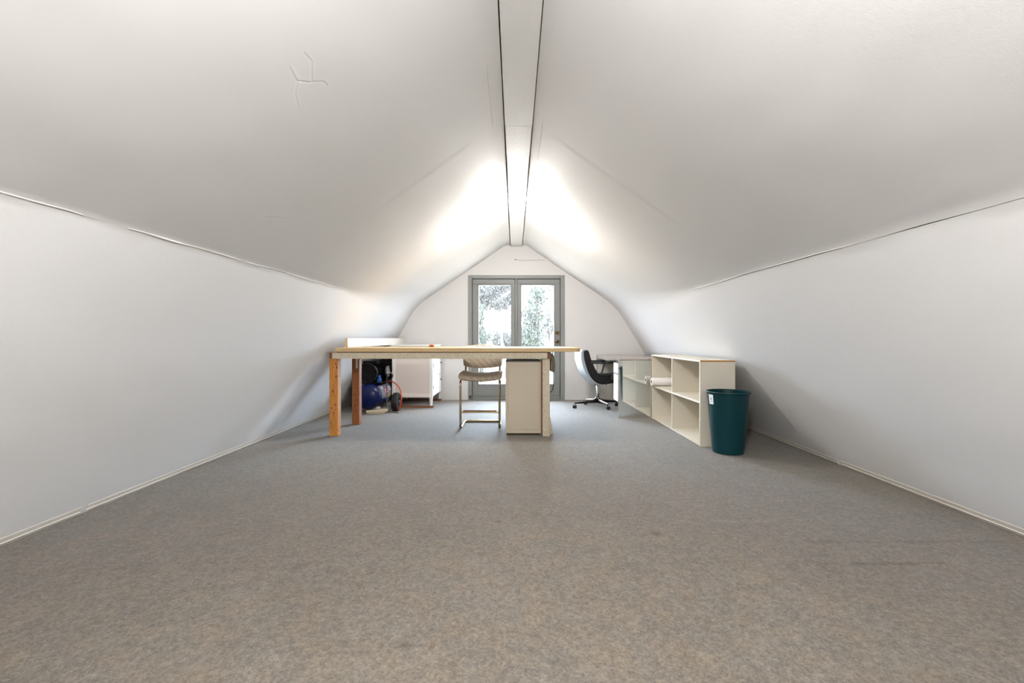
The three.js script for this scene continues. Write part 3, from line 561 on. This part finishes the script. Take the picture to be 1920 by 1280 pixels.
// ---------- steel desk ----------
{
  const t = thing('steel_desk', 'polished steel desk with mirror end panel and white drawers', 'desk', [1.74, 0, -6.61]);
  const xl = -0.402, xr = 0.36, zn = 0.79, zf = -0.79;
  mesh('desktop', box(xl + 0.002, xr, 0.735, 0.757, zf, zn, 0.003), std('#b7aaa3', 0.22, { metalness: 0.75 }), t);
  mesh('edge_strip', box(xl - 0.004, xl + 0.002, 0.700, 0.757, zf, zn - 0.012, 0.002), chrome, t);
  mesh('end_panel', box(xl, xr, 0, 0.734, zn - 0.012, zn, 0.001), mirrorSteel, t);
  mesh('end_panel', box(xl, xr, 0, 0.734, zf, zf + 0.03, 0.001), std('#cdc8bc', 0.4), t);
  for (const z of [zn - 0.012, zf + 0.015]) mesh('corner_post', merge([box(xl - 0.012, xl + 0.004, 0, 0.757, z - 0.013, z + 0.0125, 0.004)]), chrome, t);
  const bolt = cyl(0.007, 0.012, 14); bolt.rotateX(Math.PI / 2); mesh('bolt', bolt.translate(xl - 0.003, 0.635, zn + 0.002), blackPlastic, t);
  const ped = new THREE.Group(); ped.name = 'drawer_pedestal'; t.add(ped);
  mesh('carcass', box(xl + 0.03, xr - 0.06, 0.19, 0.732, zn - 0.36, zn - 0.016, 0.003), whitePaint, ped);
  for (const [y0, y1] of [[0.56, 0.695], [0.195, 0.552]]) mesh('drawer_front', box(xl + 0.004, xl + 0.028, y0, y1, zn - 0.358, zn - 0.028, 0.003), whitePaint, ped);
  mesh('pull_strip', box(xl - 0.002, xl + 0.010, 0.551, 0.561, zn - 0.352, zn - 0.03, 0.001), chrome, ped);
  mesh('drawer_edge', box(xl + 0.0, xl + 0.02, 0.697, 0.71, zn - 0.358, zn - 0.028, 0.001), chrome, ped);
  mesh('modesty_panel', box(xr - 0.07, xr - 0.05, 0.16, 0.732, zf + 0.03, zn - 0.37, 0.002), std('#cfcac0', 0.5), t);
}
// ---------- office chair ----------
{
  const t = thing('office_chair', 'black office chair with grey shell back facing the steel desk', 'chair', [1.225, 0, -6.74], 0.13);
  const curve = (pts) => { const s = new THREE.Shape(); s.moveTo(...pts[0]); s.splineThru(pts.slice(1).map((p) => new THREE.Vector2(...p))); return s; };
  const ext = (sh, d, b) => { const g = new THREE.ExtrudeGeometry(sh, { depth: d, bevelEnabled: true, bevelSize: b, bevelThickness: b, bevelSegments: 4, curveSegments: 60 }); g.translate(0, 0, -d / 2); return g; };
  // outlines in the side view: x forward, y up
  mesh('cushion', ext(curve([[-0.255, 0.826], [-0.235, 0.822], [-0.195, 0.70], [-0.12, 0.54], [-0.05, 0.478], [0.10, 0.468], [0.26, 0.470], [0.282, 0.445], [0.26, 0.415], [0.05, 0.378], [-0.08, 0.392], [-0.185, 0.49], [-0.258, 0.68], [-0.276, 0.81], [-0.255, 0.826]]), 0.38, 0.018).translate(0.03, 0, 0), blackLeather, t);
  mesh('shell', ext(curve([[-0.312, 0.832], [-0.300, 0.836], [-0.282, 0.70], [-0.205, 0.495], [-0.09, 0.385], [0.0, 0.366], [-0.01, 0.356], [-0.12, 0.366], [-0.24, 0.49], [-0.315, 0.69], [-0.322, 0.815], [-0.312, 0.832]]), 0.36, 0.011).translate(0.035, 0, 0), greyShell, t);
  for (const s of [-1, 1]) mesh('armrest', bentTube([V(-0.19, 0.668, s * 0.245), V(0.17, 0.672, s * 0.262), V(0.20, 0.66, s * 0.262), V(0.13, 0.43, s * 0.245)], 0.0135, 0.05), blackPlastic, t);
  mesh('mechanism', merge([lathe([[0.0001, 0.385], [0.085, 0.385], [0.08, 0.365], [0.05, 0.345], [0.045, 0.325], [0.0001, 0.325]], 24), bentTube([V(0.05, 0.36, 0.02), V(0.12, 0.345, 0.05), V(0.12, 0.325, 0.05)], 0.006, 0.01)]), blackPlastic, t);
  mesh('column', lathe([[0.0001, 0.33], [0.018, 0.33], [0.018, 0.22], [0.026, 0.215], [0.028, 0.13], [0.0001, 0.13]], 24), chrome, t);
  const cast = [[0.88, -6.64], [1.328, -6.49], [1.527, -6.82], [1.104, -7.0]];
  const inv = (x, z) => V(x - 1.225, 0, z + 6.74).applyAxisAngle(V(0, 1, 0), -0.13);
  for (const [x, z] of cast) {
    const p = inv(x, z), u = p.clone().normalize(), a = Math.atan2(-u.z, u.x), len = p.length();
    const leg = mesh('base_leg', merge([tube([V(0.016, 0.215, 0), V(0.020, 0.14, 0), V(0.05, 0.105, 0), V(0.12, 0.093, 0), V(len, 0.074, 0)], 0.011, 30), (() => { const s = new THREE.Shape([[0.0, 0.13], [0.035, 0.125], [0.06, 0.108], [0.12, 0.098], [len, 0.078], [len, 0.064], [0.12, 0.066], [0.0, 0.066]].map((q) => new THREE.Vector2(...q))); const g = new THREE.ExtrudeGeometry(s, { depth: 0.016, bevelEnabled: false }); g.translate(0, 0, -0.008); return g; })()]).rotateY(a), new THREE.MeshStandardMaterial({ color: '#4a4340', roughness: 0.28, metalness: 0.9 }), t);
    const rid = mesh('polished_rib', tube([V(0.012, 0.222, 0), V(0.024, 0.150, 0), V(0.055, 0.118, 0), V(0.12, 0.106, 0), V(len, 0.085, 0)], 0.006, 30).rotateY(a), chrome, leg);
    const wl = cyl(0.026, 0.018, 20); wl.rotateX(Math.PI / 2); const w2 = wl.clone(); wl.translate(0.012, 0.026, 0.013); w2.translate(0.012, 0.026, -0.013);
    const stem = cyl(0.006, 0.04, 10); stem.translate(0, 0.056, 0); const hood = new THREE.CylinderGeometry(0.027, 0.027, 0.008, 18, 1, false, 0, Math.PI); hood.rotateX(Math.PI / 2); hood.translate(0.012, 0.026, 0);
    const cs = merge([wl, w2, stem, hood]); cs.rotateY(a + 0.8).translate(p.x, 0, p.z); mesh('caster', cs, blackPlastic, t);
  }
}
// ---------- bookcase ----------
{
  const t = thing('bookcase', 'low cream open bookcase with four compartments along the right wall', 'bookcase', [1.898, 0, -5.04]);
  const x0 = -0.153, x1 = 0.178, zn = 0.758, zf = -0.758, T = 0.018;
  mesh('side', box(x0, x1, 0, 0.796, zn - T, zn, 0.0015), shelfMat, t);
  mesh('side', box(x0, x1, 0, 0.796, zf, zf + T, 0.0015), shelfMat, t);
  mesh('divider', box(x0, x1 - 0.008, 0.022, 0.796, -0.012 - T / 2, -0.012 + T / 2, 0.0015), shelfMat, t);
  mesh('top', box(x0, x1, 0.796, 0.813, zf, zn - 0.002, 0.0015), shelfMat, t);
  mesh('raw_edge', box(x0 + 0.002, x1, 0.7985, 0.812, zn - 0.002, zn, 0.0005), std('#b0773c', 0.6), t).userData.label = 'raw orange-brown edge of the top';
  mesh('bottom', box(x0, x1 - 0.008, 0.004, 0.022, zf + T, zn - T, 0.0015), shelfMat, t);
  for (const [a, b] of [[zf + T, -0.012 - T / 2], [-0.012 + T / 2, zn - T]]) mesh('shelf', box(x0, x1 - 0.008, 0.406, 0.424, a, b, 0.0015), shelfMat, t);
  mesh('back', box(x1 - 0.007, x1 + 0.001, 0.004, 0.796, zf + T, zn - T, 0.001), shelfMat, t);
}
{
  const t = thing('paper_roll', 'white paper towel roll lying in the bookcase compartment', 'paper roll', [1.71, 0.477, -5.69]);
  const g = lathe([[0.019, 0], [0.049, 0], [0.0515, 0.003], [0.0515, 0.277], [0.049, 0.28], [0.019, 0.28], [0.019, 0]], 40); g.rotateZ(-Math.PI / 2); mesh('paper', g, std('#f3efeb', 0.9), t);
  const c = lathe([[0.0165, -0.001], [0.019, -0.001], [0.019, 0.281], [0.0165, 0.281], [0.0165, -0.001]], 28); c.rotateZ(-Math.PI / 2); mesh('core', c, std('#8e7f6d', 0.9), t);
}
// ---------- waste bin ----------
{
  const t = thing('waste_bin', 'tall dark teal plastic waste bin in front of the bookcase', 'bin', [1.915, 0, -4.083]);
  mesh('body', lathe([[0.0001, 0.006], [0.120, 0.006], [0.127, 0.0], [0.132, 0.006], [0.175, 0.528], [0.184, 0.532], [0.187, 0.540], [0.184, 0.547], [0.177, 0.548], [0.172, 0.542], [0.129, 0.012], [0.0001, 0.012]], 64), tealPlastic, t);
  const c = document.createElement('canvas'); c.width = 64; c.height = 128; const g = c.getContext('2d'); g.fillStyle = '#e9ebec'; g.fillRect(0, 0, 64, 128); g.fillStyle = '#9aa0a5'; for (const [x, y, w, h] of [[14, 18, 34, 6], [20, 40, 26, 34], [12, 86, 40, 5], [12, 98, 30, 5]]) g.fillRect(x, y, w, h);
  const tx = new THREE.CanvasTexture(c); tx.colorSpace = THREE.SRGBColorSpace;
  const P = [], U = [], I = [], n = 10; for (let i = 0; i <= n; i++) for (let j = 0; j <= 1; j++) { const y = 0.435 + 0.085 * j, r = 0.132 + (0.175 - 0.132) * (y - 0.006) / 0.522 + 0.0008, a = Math.PI * 0.5 + 1.2 + 0.34 * i / n; P.push(r * Math.cos(a), y, r * Math.sin(a)); U.push(1 - i / n, j); }
  for (let i = 0; i < n; i++) { const a = i * 2; I.push(a, a + 1, a + 2, a + 1, a + 3, a + 2); }
  const b = new THREE.BufferGeometry(); b.setAttribute('position', new THREE.Float32BufferAttribute(P, 3)); b.setAttribute('uv', new THREE.Float32BufferAttribute(U, 2)); b.setIndex(I); b.computeVertexNormals();
  mesh('sticker', b, std('#ffffff', 0.5, { map: tx, side: THREE.DoubleSide }), t).userData.label = 'white sticker below the rim';
}
// ---------- wire on the gable wall ----------
{
  const t = thing('wall_wire', 'thin wire stapled across the gable above the double door', 'wire', [0.01, 2.318, ZB]);
  mesh('wire', tube([V(0, 0.002, 0.006), V(0.12, -0.012, 0.005), V(0.3, -0.008, 0.006), V(0.50, -0.004, 0.004)], 0.0028, 30), std('#8d8880', 0.6), t);
  const h = lathe([[0.0001, 0], [0.008, 0], [0.008, 0.012], [0.0001, 0.014]], 14); h.rotateX(Math.PI / 2); mesh('staple', h.translate(0, 0.004, 0), knobMat, t);
}
renderer.render(scene, camera);
